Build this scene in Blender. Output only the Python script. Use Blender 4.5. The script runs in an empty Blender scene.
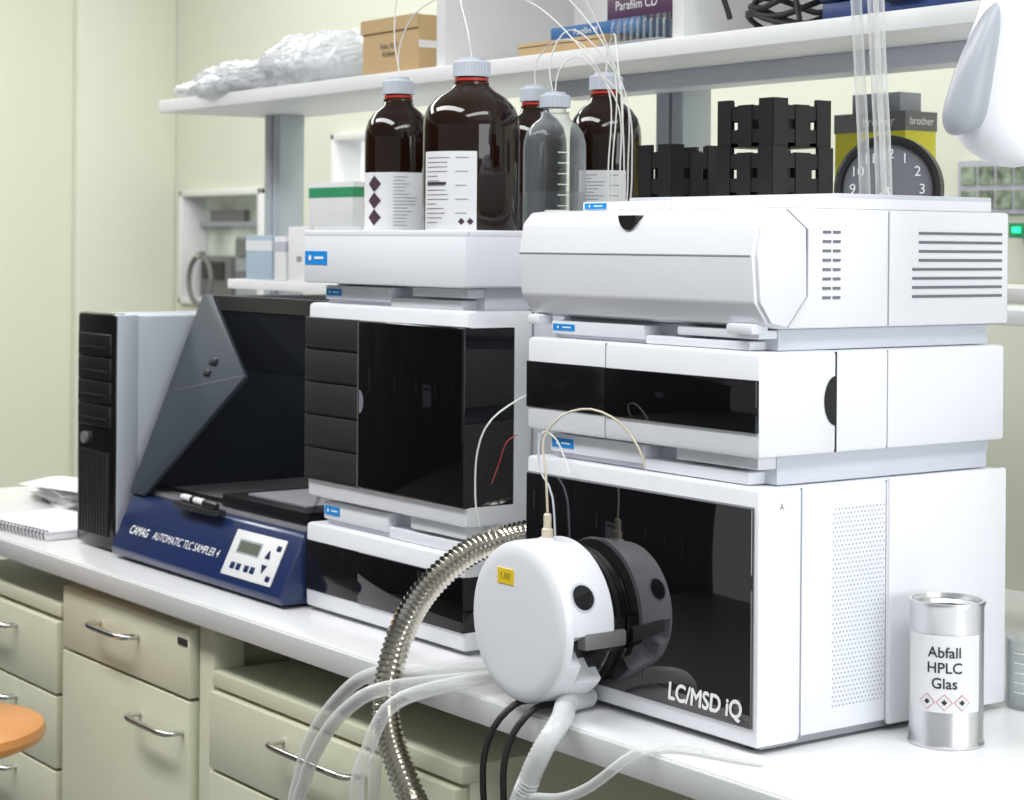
import bpy, bmesh, math, random
from mathutils import Vector, Matrix, noise
random.seed(4)
scene = bpy.context.scene
COL = scene.collection

# ------------------------------------------------------------------ materials
def mat(name, col, rough=0.5, metal=0.0, ior=1.5, var=0.03, scale=8.0, bump=0.0, bscale=200.0,
        transp=0.0, coat=0.0, emit=0.0, tint=None, edge=None):
    m = bpy.data.materials.new(name); m.use_nodes = True
    nt = m.node_tree; n = nt.nodes; l = nt.links
    p = n['Principled BSDF']; out = n['Material Output']
    p.inputs['Roughness'].default_value = rough
    p.inputs['Metallic'].default_value = metal
    p.inputs['IOR'].default_value = ior
    p.inputs['Coat Weight'].default_value = coat
    p.inputs['Coat Roughness'].default_value = 0.05
    tc = n.new('ShaderNodeTexCoord')
    nz = n.new('ShaderNodeTexNoise'); nz.inputs['Scale'].default_value = scale
    nz.inputs['Detail'].default_value = 3
    l.new(tc.outputs['Object'], nz.inputs['Vector'])
    rp = n.new('ShaderNodeValToRGB')
    a = [max(0, c*(1-var)) for c in col[:3]] + [1]; b = [min(1, c*(1+var)) for c in col[:3]] + [1]
    rp.color_ramp.elements[0].position = 0.3; rp.color_ramp.elements[1].position = 0.7
    rp.color_ramp.elements[0].color = a; rp.color_ramp.elements[1].color = b
    l.new(nz.outputs['Fac'], rp.inputs['Fac'])
    l.new(rp.outputs['Color'], p.inputs['Base Color'])
    if emit > 0:
        l.new(rp.outputs['Color'], p.inputs['Emission Color'])
        p.inputs['Emission Strength'].default_value = emit
    if bump > 0:
        bz = n.new('ShaderNodeTexNoise'); bz.inputs['Scale'].default_value = bscale
        l.new(tc.outputs['Object'], bz.inputs['Vector'])
        bp = n.new('ShaderNodeBump'); bp.inputs['Strength'].default_value = bump
        bp.inputs['Distance'].default_value = 0.002
        l.new(bz.outputs['Fac'], bp.inputs['Height']); l.new(bp.outputs['Normal'], p.inputs['Normal'])
    if transp > 0:
        t = n.new('ShaderNodeBsdfTransparent')
        t.inputs['Color'].default_value = (*(tint or (1, 1, 1)), 1)
        mx = n.new('ShaderNodeMixShader'); mx.inputs['Fac'].default_value = transp
        l.new(p.outputs['BSDF'], mx.inputs[1]); l.new(t.outputs['BSDF'], mx.inputs[2])
        if edge is not None:   # thin-walled glass / tubing: denser towards grazing angles
            lw = n.new('ShaderNodeLayerWeight'); lw.inputs['Blend'].default_value = 0.35
            mr = n.new('ShaderNodeMapRange')
            mr.inputs['From Min'].default_value = 0.0; mr.inputs['From Max'].default_value = 0.8
            mr.inputs['To Min'].default_value = transp; mr.inputs['To Max'].default_value = edge
            l.new(lw.outputs['Facing'], mr.inputs['Value']); l.new(mr.outputs['Result'], mx.inputs['Fac'])
        l.new(mx.outputs['Shader'], out.inputs['Surface'])
    return m

M = {}
M['white'] = mat('white_plastic', (0.81, 0.825, 0.865), 0.38, var=0.01, bump=0.05, bscale=900)
M['white2'] = mat('white_plastic_smooth', (0.83, 0.84, 0.875), 0.3, var=0.01)
M['offwhite'] = mat('light_grey_plastic', (0.62, 0.64, 0.70), 0.4, var=0.01)
M['shellgrey'] = mat('arm_shell_grey', (0.38, 0.40, 0.44), 0.35, var=0.01)
M['seam'] = mat('seam_grey', (0.34, 0.35, 0.38), 0.7)
M['vent'] = mat('vent_dark', (0.17, 0.17, 0.20), 0.8)
M['glassblk'] = mat('black_glass', (0.004, 0.004, 0.005), 0.02, ior=1.95, var=0.0)
M['glassblk2'] = mat('black_acrylic', (0.004, 0.004, 0.005), 0.03, ior=1.52, var=0.0)
M['blkgloss'] = mat('black_gloss_plastic', (0.008, 0.008, 0.009), 0.14, ior=1.5)
M['darkgrey'] = mat('dark_grey_plastic', (0.024, 0.024, 0.027), 0.45, var=0.05)
M['black'] = mat('black_plastic', (0.009, 0.009, 0.010), 0.4, var=0.05)
M['cabdark'] = mat('added_cabinet_dark', (0.02, 0.02, 0.021), 0.6, var=0.1)  # for the unseen cabinets added to darken the glass reflections
M['rubber'] = mat('black_rubber', (0.012, 0.012, 0.012), 0.55)
M['blue'] = mat('blue_label', (0.01, 0.27, 0.72), 0.4)
M['amber'] = mat('amber_glass', (0.014, 0.005, 0.003), 0.04, ior=1.5, var=0.4, scale=5)
M['amberneck'] = mat('amber_glass_neck', (0.05, 0.015, 0.006), 0.05, ior=1.5)
M['cap'] = mat('cap_white', (0.52, 0.55, 0.61), 0.45)
M['red'] = mat('red_ring', (0.5, 0.03, 0.02), 0.4)
M['label'] = mat('paper_label', (0.74, 0.74, 0.75), 0.6, var=0.02)
M['labelgrey'] = mat('label_band', (0.5, 0.5, 0.56), 0.6)
M['ink'] = mat('ink', (0.03, 0.03, 0.035), 0.7)
M['inkpale'] = mat('ink_pale', (0.22, 0.22, 0.25), 0.7)
M['inkpurple'] = mat('ink_purple', (0.06, 0.025, 0.045), 0.6)
M['whiteink'] = mat('white_print', (0.88, 0.88, 0.88), 0.5)
M['navy'] = mat('navy_paint', (0.010, 0.024, 0.095), 0.3, var=0.06, coat=0.2)
M['slate'] = mat('slate_panel', (0.036, 0.046, 0.062), 0.45, var=0.05)
M['smoke'] = mat('smoked_acrylic', (0.012, 0.013, 0.014), 0.03, ior=1.4, transp=0.93, tint=(0.84, 0.84, 0.85), var=0.0)
M['clear'] = mat('clear_glass', (0.50, 0.53, 0.55), 0.03, ior=1.5, transp=0.95, tint=(0.97, 0.98, 0.98), var=0.0, edge=0.30)
M['tube'] = mat('clear_tubing', (0.82, 0.83, 0.83), 0.08, transp=0.80, tint=(0.97, 0.97, 0.96), var=0.05, scale=30, edge=0.10)
M['tubec'] = mat('translucent_hose', (0.80, 0.81, 0.82), 0.15, transp=0.50, tint=(0.97, 0.97, 0.96), var=0.05, scale=30, edge=0.12)
M['ptfe'] = mat('ptfe_line', (0.78, 0.78, 0.74), 0.3)
M['peek'] = mat('peek_line', (0.62, 0.55, 0.42), 0.35)
M['bubble'] = mat('bubble_wrap', (0.80, 0.82, 0.85), 0.07, transp=0.55, bump=1.0, bscale=110, var=0.10, scale=30, edge=0.2)
M['steel'] = mat('steel', (0.62, 0.61, 0.58), 0.22, metal=1.0, var=0.04)
M['hose'] = mat('hose_steel', (0.70, 0.67, 0.60), 0.15, metal=1.0, var=0.06)
M['tin'] = mat('tin', (0.74, 0.74, 0.75), 0.30, metal=0.85, var=0.03)
M['alu'] = mat('aluminium', (0.46, 0.50, 0.55), 0.4, metal=0.3)
M['cream'] = mat('cream_laminate', (0.66, 0.66, 0.50), 0.4, var=0.02)
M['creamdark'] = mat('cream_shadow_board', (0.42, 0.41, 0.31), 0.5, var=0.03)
M['bench'] = mat('bench_laminate', (0.77, 0.77, 0.78), 0.22, var=0.015)
M['benchedge'] = mat('bench_edge', (0.60, 0.61, 0.60), 0.35, var=0.02)
M['shelf'] = mat('shelf_white', (0.79, 0.79, 0.785), 0.4, var=0.015)
M['wall'] = mat('wall_paint', (0.72, 0.73, 0.59), 0.7, var=0.012, scale=1.5, bump=0.05)
M['wall2'] = mat('wall_paint_pale', (0.72, 0.735, 0.62), 0.7, var=0.012, scale=1.5)
M['ceil'] = mat('ceiling_paint', (0.8, 0.8, 0.79), 0.8)
M['floor'] = mat('floor_vinyl', (0.12, 0.125, 0.12), 0.45, var=0.08, scale=20)
M['wood'] = mat('stool_wood', (0.62, 0.26, 0.07), 0.35, var=0.18, scale=6, coat=0.3)
M['card'] = mat('cardboard', (0.50, 0.35, 0.18), 0.75, var=0.05)
M['paper'] = mat('paper', (0.78, 0.77, 0.77), 0.7)
M['silver'] = mat('pc_silver', (0.42, 0.45, 0.50), 0.45, metal=0.1, var=0.03, bump=0.15, bscale=500)
M['yellow'] = mat('yellow_card', (0.72, 0.66, 0.05), 0.5)
M['yellowlab'] = mat('yellow_label', (0.85, 0.60, 0.02), 0.5)
M['green'] = mat('green_card', (0.03, 0.28, 0.12), 0.5)
M['paleblue'] = mat('pale_blue_card', (0.40, 0.50, 0.58), 0.5)
M['purple'] = mat('purple_card', (0.09, 0.035, 0.09), 0.5)
M['bluebox'] = mat('blue_card', (0.03, 0.14, 0.36), 0.5)
M['navybox'] = mat('blue_case', (0.02, 0.045, 0.16), 0.45)
M['lcd'] = mat('lcd', (0.13, 0.15, 0.12), 0.2)
M['keypad'] = mat('keypad_cream', (0.74, 0.74, 0.74), 0.45)
M['grey'] = mat('mid_grey', (0.34, 0.36, 0.40), 0.5)
M['grey2'] = mat('warm_grey', (0.17, 0.17, 0.17), 0.5)
M['inner'] = mat('hood_interior_grey', (0.42, 0.42, 0.42), 0.6)
M['glow'] = mat('window_daylight', (0.9, 0.94, 0.95), 0.5, emit=0.6, var=0.10, scale=1.2)
M['glowdim'] = mat('next_room_wall', (0.42, 0.45, 0.40), 0.5, emit=0.22, var=0.35, scale=7)
M['greenled'] = mat('green_led', (0.02, 0.8, 0.35), 0.4, emit=1.5)
M['hazard'] = mat('hazard_red', (0.6, 0.05, 0.04), 0.5)
M['blurgreen'] = mat('poster_green', (0.25, 0.30, 0.22), 0.6, var=0.6, scale=45)

# ------------------------------------------------------------------ helpers
class G:
    def __init__(s, name, loc=(0, 0, 0)):
        s.e = bpy.data.objects.new(name, None); s.e.empty_display_size = 0.05
        s.e.location = loc; COL.objects.link(s.e); s.loc = Vector(loc)
    def add(s, o):
        o.parent = s.e
        o.matrix_parent_inverse = Matrix.Translation(-s.loc)
        return o

def fin(me, name, m, g, smooth=False, ang=35):
    o = bpy.data.objects.new(name, me); COL.objects.link(o)
    if m: me.materials.append(M[m])
    if smooth:
        for p in me.polygons: p.use_smooth = True
        try: me.set_sharp_from_angle(angle=math.radians(ang))
        except Exception: pass
    if g: g.add(o)
    return o

def bmfin(bm, name, m, g, smooth=False, ang=35):
    bmesh.ops.recalc_face_normals(bm, faces=bm.faces)
    me = bpy.data.meshes.new(name); bm.to_mesh(me); bm.free()
    return fin(me, name, m, g, smooth, ang)

def box(g, name, x0, x1, y0, y1, z0, z1, m, b=0.0, mtx=None, seg=2):
    bm = bmesh.new(); bmesh.ops.create_cube(bm, size=1)
    for v in bm.verts:
        v.co = Vector(((x0+x1)/2 + v.co.x*(x1-x0), (y0+y1)/2 + v.co.y*(y1-y0), (z0+z1)/2 + v.co.z*(z1-z0)))
    if b > 0:
        bmesh.ops.bevel(bm, geom=bm.edges[:], offset=b, segments=seg, affect='EDGES', profile=0.5)
    if mtx: bm.transform(mtx)
    return bmfin(bm, name, m, g, b > 0, 40)

def prism(g, name, pts, axis, a0, a1, m, b=0.0, mtx=None):
    bm = bmesh.new()
    def mk(p, a):
        return {'X': (a, p[0], p[1]), 'Y': (p[0], a, p[1]), 'Z': (p[0], p[1], a)}[axis]
    A = [bm.verts.new(mk(p, a0)) for p in pts]; B = [bm.verts.new(mk(p, a1)) for p in pts]
    bm.faces.new(A); bm.faces.new(B[::-1])
    for i in range(len(pts)):
        j = (i+1) % len(pts); bm.faces.new((A[i], B[i], B[j], A[j]))
    bmesh.ops.recalc_face_normals(bm, faces=bm.faces)
    if b > 0: bmesh.ops.bevel(bm, geom=bm.edges[:], offset=b, segments=2, affect='EDGES', profile=0.5)
    if mtx: bm.transform(mtx)
    return bmfin(bm, name, m, g, b > 0, 40)

def lathe(g, name, prof, c, m, axis='Z', n=48, mtx=None, ang=35):
    bm = bmesh.new(); rings = []
    for r, h in prof:
        ring = []
        for i in range(n):
            a = 2*math.pi*i/n
            x, y = r*math.cos(a), r*math.sin(a)
            if axis == 'Z': co = (x, y, h)
            elif axis == 'Y': co = (x, h, y)
            else: co = (h, x, y)
            ring.append(bm.verts.new(Vector(co)+Vector(c)))
        rings.append(ring)
    for k in range(len(rings)-1):
        for i in range(n):
            j = (i+1) % n
            bm.faces.new((rings[k][i], rings[k][j], rings[k+1][j], rings[k+1][i]))
    bmesh.ops.remove_doubles(bm, verts=bm.verts, dist=1e-7)
    if mtx: bm.transform(mtx)
    return bmfin(bm, name, m, g, True, ang)

def catmull(pts, step):
    P = [Vector(p) for p in pts]; P = [2*P[0]-P[1]] + P + [2*P[-1]-P[-2]]
    out = []
    for i in range(1, len(P)-2):
        p0, p1, p2, p3 = P[i-1:i+3]
        n = max(2, int((p2-p1).length/step))
        for k in range(n):
            t = k/n
            out.append(0.5*((2*p1)+(-p0+p2)*t+(2*p0-5*p1+4*p2-p3)*t*t+(-p0+3*p1-3*p2+p3)*t**3))
    out.append(P[-2]); return out

def sweep(g, name, pts, r, m, n=12, step=0.01, rf=None):
    C = catmull(pts, step)
    bm = bmesh.new(); rings = []; up = None; s = 0
    for i, p in enumerate(C):
        t = (C[min(i+1, len(C)-1)] - C[max(i-1, 0)]).normalized()
        if up is None:
            up = Vector((0, 0, 1)) if abs(t.z) < 0.9 else Vector((1, 0, 0))
        up = (up - t*up.dot(t)).normalized(); sd = t.cross(up)
        if i: s += (C[i]-C[i-1]).length
        rr = rf(i, s) if rf else r
        rings.append([bm.verts.new(p + rr*(math.cos(2*math.pi*k/n)*up + math.sin(2*math.pi*k/n)*sd)) for k in range(n)])
    for a, b in zip(rings, rings[1:]):
        for k in range(n):
            j = (k+1) % n; bm.faces.new((a[k], a[j], b[j], b[k]))
    bm.faces.new(rings[0]); bm.faces.new(rings[-1][::-1])
    return bmfin(bm, name, m, g, True, 60)

def text_mesh(s, width=None, size=0.02, shear=0.0, bold=0.0):
    cu = bpy.data.curves.new('t', 'FONT'); cu.body = s; cu.size = size; cu.shear = shear
    cu.align_x = 'CENTER'; cu.align_y = 'CENTER'; cu.extrude = 0
    o = bpy.data.objects.new('t', cu); COL.objects.link(o)
    bpy.context.view_layer.update()
    me = bpy.data.meshes.new_from_object(o); bpy.data.objects.remove(o)
    if width:
        xs = [v.co.x for v in me.vertices]; w = max(xs)-min(xs); cx = (max(xs)+min(xs))/2
        for v in me.vertices: v.co.x = (v.co.x-cx)*width/w
    if bold > 0:      # embolden with shifted copies
        bm = bmesh.new()
        for k, (dx, dy) in enumerate([(0, 0), (bold, 0), (-bold, 0), (0, bold), (0, -bold)]):
            n0 = len(bm.verts); bm.from_mesh(me); bm.verts.ensure_lookup_table()
            for v in bm.verts[n0:]: v.co += Vector((dx, dy, k*0.00003))
        bm.to_mesh(me); bm.free()
    return me

def text(g, name, s, loc, m, width=None, size=0.02, shear=0.0, bold=0.0, mtx=None):
    me = text_mesh(s, width, size, shear, bold)
    T = mtx if mtx is not None else Matrix.Translation(loc) @ Matrix.Rotation(math.pi/2, 4, 'X')
    me.transform(T)
    return fin(me, name, m, g)

def wrap_text(g, name, s, c, R, ang, z, m, width=None, size=0.02, bold=0.0):
    me = text_mesh(s, width, size, 0, bold)
    for v in me.vertices:
        a = ang + v.co.x/R; rr = R+v.co.z
        v.co = Vector((c[0]+rr*math.cos(a), c[1]+rr*math.sin(a), z+v.co.y))
    return fin(me, name, m, g)

def patch(g, name, c, R, a0, a1, z0, z1, m, n=20):
    bm = bmesh.new(); A = []; B = []
    for i in range(n+1):
        a = a0+(a1-a0)*i/n
        A.append(bm.verts.new((c[0]+R*math.cos(a), c[1]+R*math.sin(a), z0)))
        B.append(bm.verts.new((c[0]+R*math.cos(a), c[1]+R*math.sin(a), z1)))
    for i in range(n): bm.faces.new((A[i], A[i+1], B[i+1], B[i]))
    return bmfin(bm, name, m, g, True)

def discs(g, name, centers, r, normal, m, n=8, h=0.0006):
    bm = bmesh.new(); nrm = Vector(normal)
    u = nrm.orthogonal().normalized(); w = nrm.cross(u)
    for c in centers:
        c = Vector(c)+nrm*h
        bm.faces.new([bm.verts.new(c + r*(math.cos(2*math.pi*k/n)*u+math.sin(2*math.pi*k/n)*w)) for k in range(n)])
    me = bpy.data.meshes.new(name); bm.to_mesh(me); bm.free()
    return fin(me, name, m, g)

def multibox(g, name, lst, m):
    bm = bmesh.new()
    for (x0, x1, y0, y1, z0, z1) in lst:
        r = bmesh.ops.create_cube(bm, size=1)
        for v in r['verts']:
            v.co = Vector(((x0+x1)/2 + v.co.x*(x1-x0), (y0+y1)/2 + v.co.y*(y1-y0), (z0+z1)/2 + v.co.z*(z1-z0)))
    return bmfin(bm, name, m, g)

CAM = Vector((1.4695, -1.3834, 1.42))
def face_ang(c): return math.atan2(CAM.y-c[1], CAM.x-c[0])

# ------------------------------------------------------------------ room
box(None, 'floor', -5.2, 4.0, -7.0, 2.0, -0.05, 0.0, 'floor')
box(None, 'ceiling', -5.2, 4.0, -7.0, 2.0, 3.0, 3.05, 'ceil')
box(None, 'wall_left', -5.1, -5.0, -7.0, 2.0, 0, 3.0, 'wall')
multibox(None, 'wall_back', [(-5.0, 4.0, 1.8, 1.9, 0, 1.20), (-5.0, 4.0, 1.8, 1.9, 1.76, 3.0),
    (-5.0, -4.90, 1.8, 1.9, 1.20, 1.76), (-4.30, -3.85, 1.8, 1.9, 1.20, 1.76), (-2.75, 4.0, 1.8, 1.9, 1.20, 1.76),
    (-4.90, -4.30, 1.8, 1.9, 1.60, 1.76)], 'wall2')
box(None, 'baseboard_left', -5.0, -4.985, -0.1, 1.8, 0, 0.08, 'grey')
box(None, 'baseboard_back', -4.98, 4.0, 1.785, 1.8, 0, 0.08, 'grey')
box(None, 'trim_1', -5.0, -4.96, 1.42, 1.80, 0, 3.0, 'wall2', .006)
def window(nm, x0, x1, z0, z1, pane):
    g = G(nm, ((x0+x1)/2, 1.85, (z0+z1)/2))
    t = 0.022
    box(g, 'frame_left', x0, x0+t, 1.78, 1.88, z0, z1, 'shelf', .004)
    box(g, 'frame_right', x1-t, x1, 1.78, 1.88, z0, z1, 'shelf', .004)
    box(g, 'frame_top', x0, x1, 1.78, 1.88, z1-t, z1, 'shelf', .004)
    box(g, 'frame_bottom', x0, x1, 1.78, 1.88, z0, z0+t, 'shelf', .004)
    box(g, 'pane', x0+t, x1-t, 1.88, 1.89, z0+t, z1-t, pane)
    return g
window('window_1', -4.90, -4.30, 1.20, 1.60, 'glowdim')
window('window_2', -3.85, -2.75, 1.20, 1.76, 'glow')

g = G('wall_instrument', (-4.55, 1.85, 1.25))
box(g, 'body', -4.85, -4.62, 1.84, 1.877, 1.223, 1.37, 'grey2', .01)
box(g, 'display', -4.82, -4.66, 1.832, 1.84, 1.29, 1.35, 'darkgrey')
box(g, 'side_unit', -4.58, -4.36, 1.835, 1.877, 1.223, 1.44, 'grey', .01)
box(g, 'panel', -4.56, -4.38, 1.828, 1.835, 1.37, 1.43, 'grey2')
box(g, 'knob_row', -4.56, -4.38, 1.828, 1.835, 1.27, 1.32, 'vent')
box(g, 'shelf_line', -4.87, -4.33, 1.85, 1.878, 1.475, 1.49, 'grey')
box(g, 'bottle_row', -4.80, -4.55, 1.855, 1.875, 1.491, 1.53, 'grey2')
g = G('hanging_cable_loop', (-4.70, 1.76, 1.28))
sweep(g, 'loop', [(-4.70+0.085*math.cos(a), 1.765, 1.285+0.085*math.sin(a)) for a in [i*math.pi/8 for i in range(17)]], 0.009, 'grey2', 8, 0.02)
box(g, 'hook', -4.71, -4.69, 1.755, 1.78, 1.362, 1.385, 'steel')

# unseen dark cabinets on the left wall, added to keep black glass reflections dark
g = G('added_dark_cabinet', (-4.7, -2.7, 0))
box(g, 'carcass', -4.995, -4.50, -6.9, -0.1, 0.0, 2.4, 'cabdark', .005)
for i in range(10):
    box(g, 'door_%d' % i, -4.50, -4.48, -6.89+i*.68, -6.89+i*.68+.66, 0.1, 2.38, 'cabdark', .003)
    box(g, 'handle_%d' % i, -4.48, -4.46, -6.80+i*.68, -6.78+i*.68, 1.0, 1.2, 'grey2', .003)
g = G('added_reflection_card', (-4.478, -3.1, 1.0)); box(g, 'sheet', -4.4795, -4.476, -3.25, -2.95, .86, 1.14, 'grey')  # unseen pale card, added to give the sampler glass a window-like reflection
box(g, 'card_stripe', -4.4759, -4.4752, -3.22, -2.98, 1.07, 1.10, 'ink')

# ------------------------------------------------------------------ bench
g = G('lab_bench', (-0.5, 0.4, 0))
box(g, 'worktop', -2.5, 1.6, -0.075, 1.0, 0.872, 0.90, 'bench', .003)
box(g, 'front_edge', -2.5, 1.6, -0.079, -0.0745, 0.868, 0.897, 'benchedge', .001)
for i, x in enumerate([-2.47, -1.135, -0.045, 1.5]):
    box(g, 'leg_%d' % i, x, x+0.045, -0.05, 0.0, 0, 0.872, 'cream', .002)
    box(g, 'leg_back_%d' % i, x, x+0.045, 0.9, 0.95, 0, 0.872, 'cream', .002)
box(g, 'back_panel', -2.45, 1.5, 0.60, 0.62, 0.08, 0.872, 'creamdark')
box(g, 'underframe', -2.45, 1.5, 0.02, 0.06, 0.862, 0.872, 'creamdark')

def handle(g, nm, xc, z, w=0.13):
    y = -0.062
    sweep(g, nm, [(xc-w/2, y, z), (xc-w/2+.004, y-.022, z), (xc-w/2+.022, y-.030, z), (xc, y-.031, z),
                  (xc+w/2-.022, y-.030, z), (xc+w/2-.004, y-.022, z), (xc+w/2, y, z)], 0.0045, 'steel', 10, 0.006)
def cabinet(nm, x0, x1, top, fronts, kick=0.10, slab=True):
    g = G(nm, ((x0+x1)/2, 0.2, 0))
    box(g, 'carcass', x0+.002, x1-.002, -0.04, 0.48, kick, top-(0.02 if slab else 0), 'cream', .001)
    if slab: box(g, 'top_slab', x0, x1, -0.055, 0.48, top-0.022, top, 'cream', .002)
    box(g, 'plinth', x0+.03, x1-.03, 0.0, 0.45, 0.0, kick, 'darkgrey')
    for i, (z0, z1, hx, hz, hw) in enumerate(fronts):
        box(g, 'front_%d' % i, x0+.004, x1-.004, -0.062, -0.042, z0+.0025, z1-.0025, 'cream', .0025)
        if hx is not None: handle(g, 'handle_%d' % i, hx, hz, hw)
    return g
cabinet('drawer_cabinet', -2.13, -1.628, 0.812, [(0.66, 0.785, -1.87, 0.752, .14), (0.535, 0.66, -1.87, 0.628, .14), (0.41, 0.535, -1.87, .505, .14), (0.12, 0.41, -1.87, .36, .14)])
cabinet('drawer_cabinet', -1.608, -1.14, 0.858, [(0.745, 0.852, -1.385, 0.812, .14), (0.12, 0.745, -1.235, 0.695, .145)], slab=False)
cabinet('drawer_cabinet', -1.085, -0.45, 0.80, [(0.66, 0.775, -0.76, 0.745, .21), (0.12, 0.66, -0.76, 0.60, .21)])
g = G('cabinet_label', (-1.17, -.063, .83))
box(g, 'plate', -1.180, -1.15, -0.0635, -0.0622, 0.824, 0.834, 'darkgrey')

sc = Vector((-1.474, -0.33, 0.0))
g = G('lab_stool', sc)
lathe(g, 'seat', [(0.0, .650), (0.15, .650), (0.168, .658), (0.172, .668), (0.168, .679), (0.155, .683), (0.0, .680)], sc, 'wood', n=64)
lathe(g, 'column', [(0.0, .05), (0.03, .05), (0.03, .35), (0.02, .35), (0.02, .650), (0, .650)], sc, 'steel', n=24)
for k in range(5):
    a = k*2*math.pi/5+0.3
    sweep(g, 'foot_%d' % k, [sc+Vector((0.02*math.cos(a), 0.02*math.sin(a), 0.10)), sc+Vector((0.12*math.cos(a), 0.12*math.sin(a), 0.08)), sc+Vector((0.20*math.cos(a), 0.20*math.sin(a), 0.0135))], 0.013, 'black', 10, .03)

# ------------------------------------------------------------------ shelf unit
g = G('bench_shelving_unit', (-1.2, 0.6, 1.7))
box(g, 'main_board', -2.32, 0.02, 0.45, 0.76, 1.690, 1.716, 'shelf', .002)
box(g, 'under_rail', -1.15, 0.0, 0.60, 0.66, 1.662, 1.690, 'offwhite', .002)
for i, x in enumerate([-2.24, -0.95, -0.06]):
    box(g, 'post_%d' % i, x, x+0.03, 0.66, 0.72, 0.9005, 1.69, 'alu', .002)
    box(g, 'post_face_%d' % i, x+.038, x+0.066, 0.66, 0.72, 0.9005, 1.69, 'alu', .002)
    box(g, 'post_web_%d' % i, x+.029, x+0.039, 0.68, 0.70, 0.9005, 1.69, 'grey')
box(g, 'lower_board', -2.10, 0.02, 0.50, 0.66, 1.326, 1.345, 'shelf', .002)
box(g, 'lower_bracket', -2.20, -2.10, 0.64, 0.66, 1.326, 1.345, 'alu')
box(g, 'divider_1', -1.30, -1.275, 0.47, 0.76, 1.716, 2.10, 'shelf', .001)
box(g, 'divider_2', -0.69, -0.665, 0.47, 0.76, 1.716, 2.10, 'shelf', .001)
box(g, 'back_board', -1.30, 0.0, 0.745, 0.76, 1.716, 2.10, 'shelf')
box(g, 'top_board', -1.30, 0.02, 0.47, 0.76, 2.10, 2.125, 'shelf', .001)

g = G('bubble_wrap_roll', (-1.9, 0.58, 1.75))
for q, (cx_, cy_, cz_, lx, ly, lz) in enumerate([(-1.95, .56, 1.750, .38, .115, .044), (-1.80, .55, 1.764, .23, .10, .050), (-2.06, .50, 1.732, .22, .07, .026)]):
    bm = bmesh.new(); bmesh.ops.create_icosphere(bm, subdivisions=6, radius=1)
    for v in bm.verts:
        c = v.co.copy()
        p = Vector((c.x*lx, c.y*ly, c.z*lz*(0.85+.25*c.x)))
        w = p + Vector((q, 0, 0))
        nn = noise.noise(w*9)*0.018 + noise.noise(w*26)*0.011 + abs(noise.noise(w*70))*0.007
        nn += 0.0026*max(0, math.sin(w.x*400)*math.sin((w.z+w.y)*400))
        p += c*nn
        p.z = max(p.z, 1.7170-cz_)
        v.co = p + Vector((cx_, cy_, cz_))
    bmfin(bm, 'wrap_%d' % q, 'bubble', g, True, 60)

g = G('cardboard_box', (-1.43, 0.55, 1.716))
box(g, 'carton', -1.570, -1.385, 0.49, 0.63, 1.7165, 1.818, 'card', .002)
box(g, 'flap', -1.570, -1.385, 0.486, 0.49, 1.795, 1.819, 'card')
box(g, 'tape', -1.385, -1.3842, 0.49, 0.63, 1.760, 1.773, 'label')
text(g, 'writing', 'Foto Xt-3\nKolben', (-1.48, 0.4885, 1.762), 'ink', size=.014)

g = G('flat_carton', (-0.95, .55, 1.72)); box(g, 'carton', -1.08, -0.86, 0.48, 0.62, 1.7165, 1.740, 'card', .002)
box(g, 'lid_line', -1.08, -0.86, 0.4792, 0.48, 1.733, 1.734, 'ink')
g = G('film_carton', (-0.9, .55, 1.75))
box(g, 'box', -1.02, -0.80, 0.50, 0.64, 1.7405, 1.762, 'bluebox', .001)
text(g, 'print', 'Parafilm M', (-0.93, 0.4995, 1.751), 'whiteink', size=.014)
g = G('film_carton', (-0.8, .56, 1.80))
box(g, 'box', -0.89, -0.71, 0.51, 0.62, 1.7625, 1.800, 'purple', .001)
text(g, 'print', 'Parafilm CD', (-0.82, 0.5095, 1.783), 'whiteink', size=.02)
g = G('glass_vial_rack', (-0.75, .5, 1.72))
box(g, 'base', -0.838, -0.70, 0.452, 0.498, 1.7165, 1.720, 'grey')
for i in range(9):
    lathe(g, 'vial_%d' % i, [(0.0, 1.7205), (0.0068, 1.7205), (0.0068, 1.748), (.0045, 1.752), (.0045, 1.758), (0, 1.758)], (-0.829+i*0.015, 0.477, 0), 'clear', n=14)
g = G('coiled_cable', (-0.52, .53, 1.74))
for k in range(4):
    sweep(g, 'turn_%d' % k, [(-0.54+(.070-.008*k)*math.cos(a), 0.56+(.05)*math.sin(a), 1.737+.013*k+0.012*math.sin(2*a+k)) for a in [i*math.pi/6 for i in range(13)]], 0.0045, 'rubber', 8, .02)
sweep(g, 'lead', [(-.60, .50, 1.74), (-.61, .49, 1.80), (-.57, .49, 1.85), (-.50, .50, 1.83), (-.47, .50, 1.76), (-.44, .48, 1.722)], .004, 'rubber', 8, .01)
box(g, 'adapter', -0.545, -0.455, 0.53, 0.58, 1.786, 1.82, 'black', .005)
g = G('equipment_case', (-0.32, .58, 1.75))
box(g, 'shell', -0.42, -0.12, 0.50, 0.70, 1.7165, 1.745, 'navybox', .004)
box(g, 'lid', -0.425, -0.115, 0.495, 0.705, 1.747, 1.86, 'navybox', .006)
box(g, 'latch', -0.30, -0.24, 0.490, 0.50, 1.735, 1.760, 'black', .002)
multibox(g, 'ribs', [(-0.41+i*.03, -0.40+i*.03, .4925, .4955, 1.75, 1.855) for i in range(4)] + [(-0.22+i*.03, -0.21+i*.03, .4925, .4955, 1.75, 1.855) for i in range(4)], 'bluebox')

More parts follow.
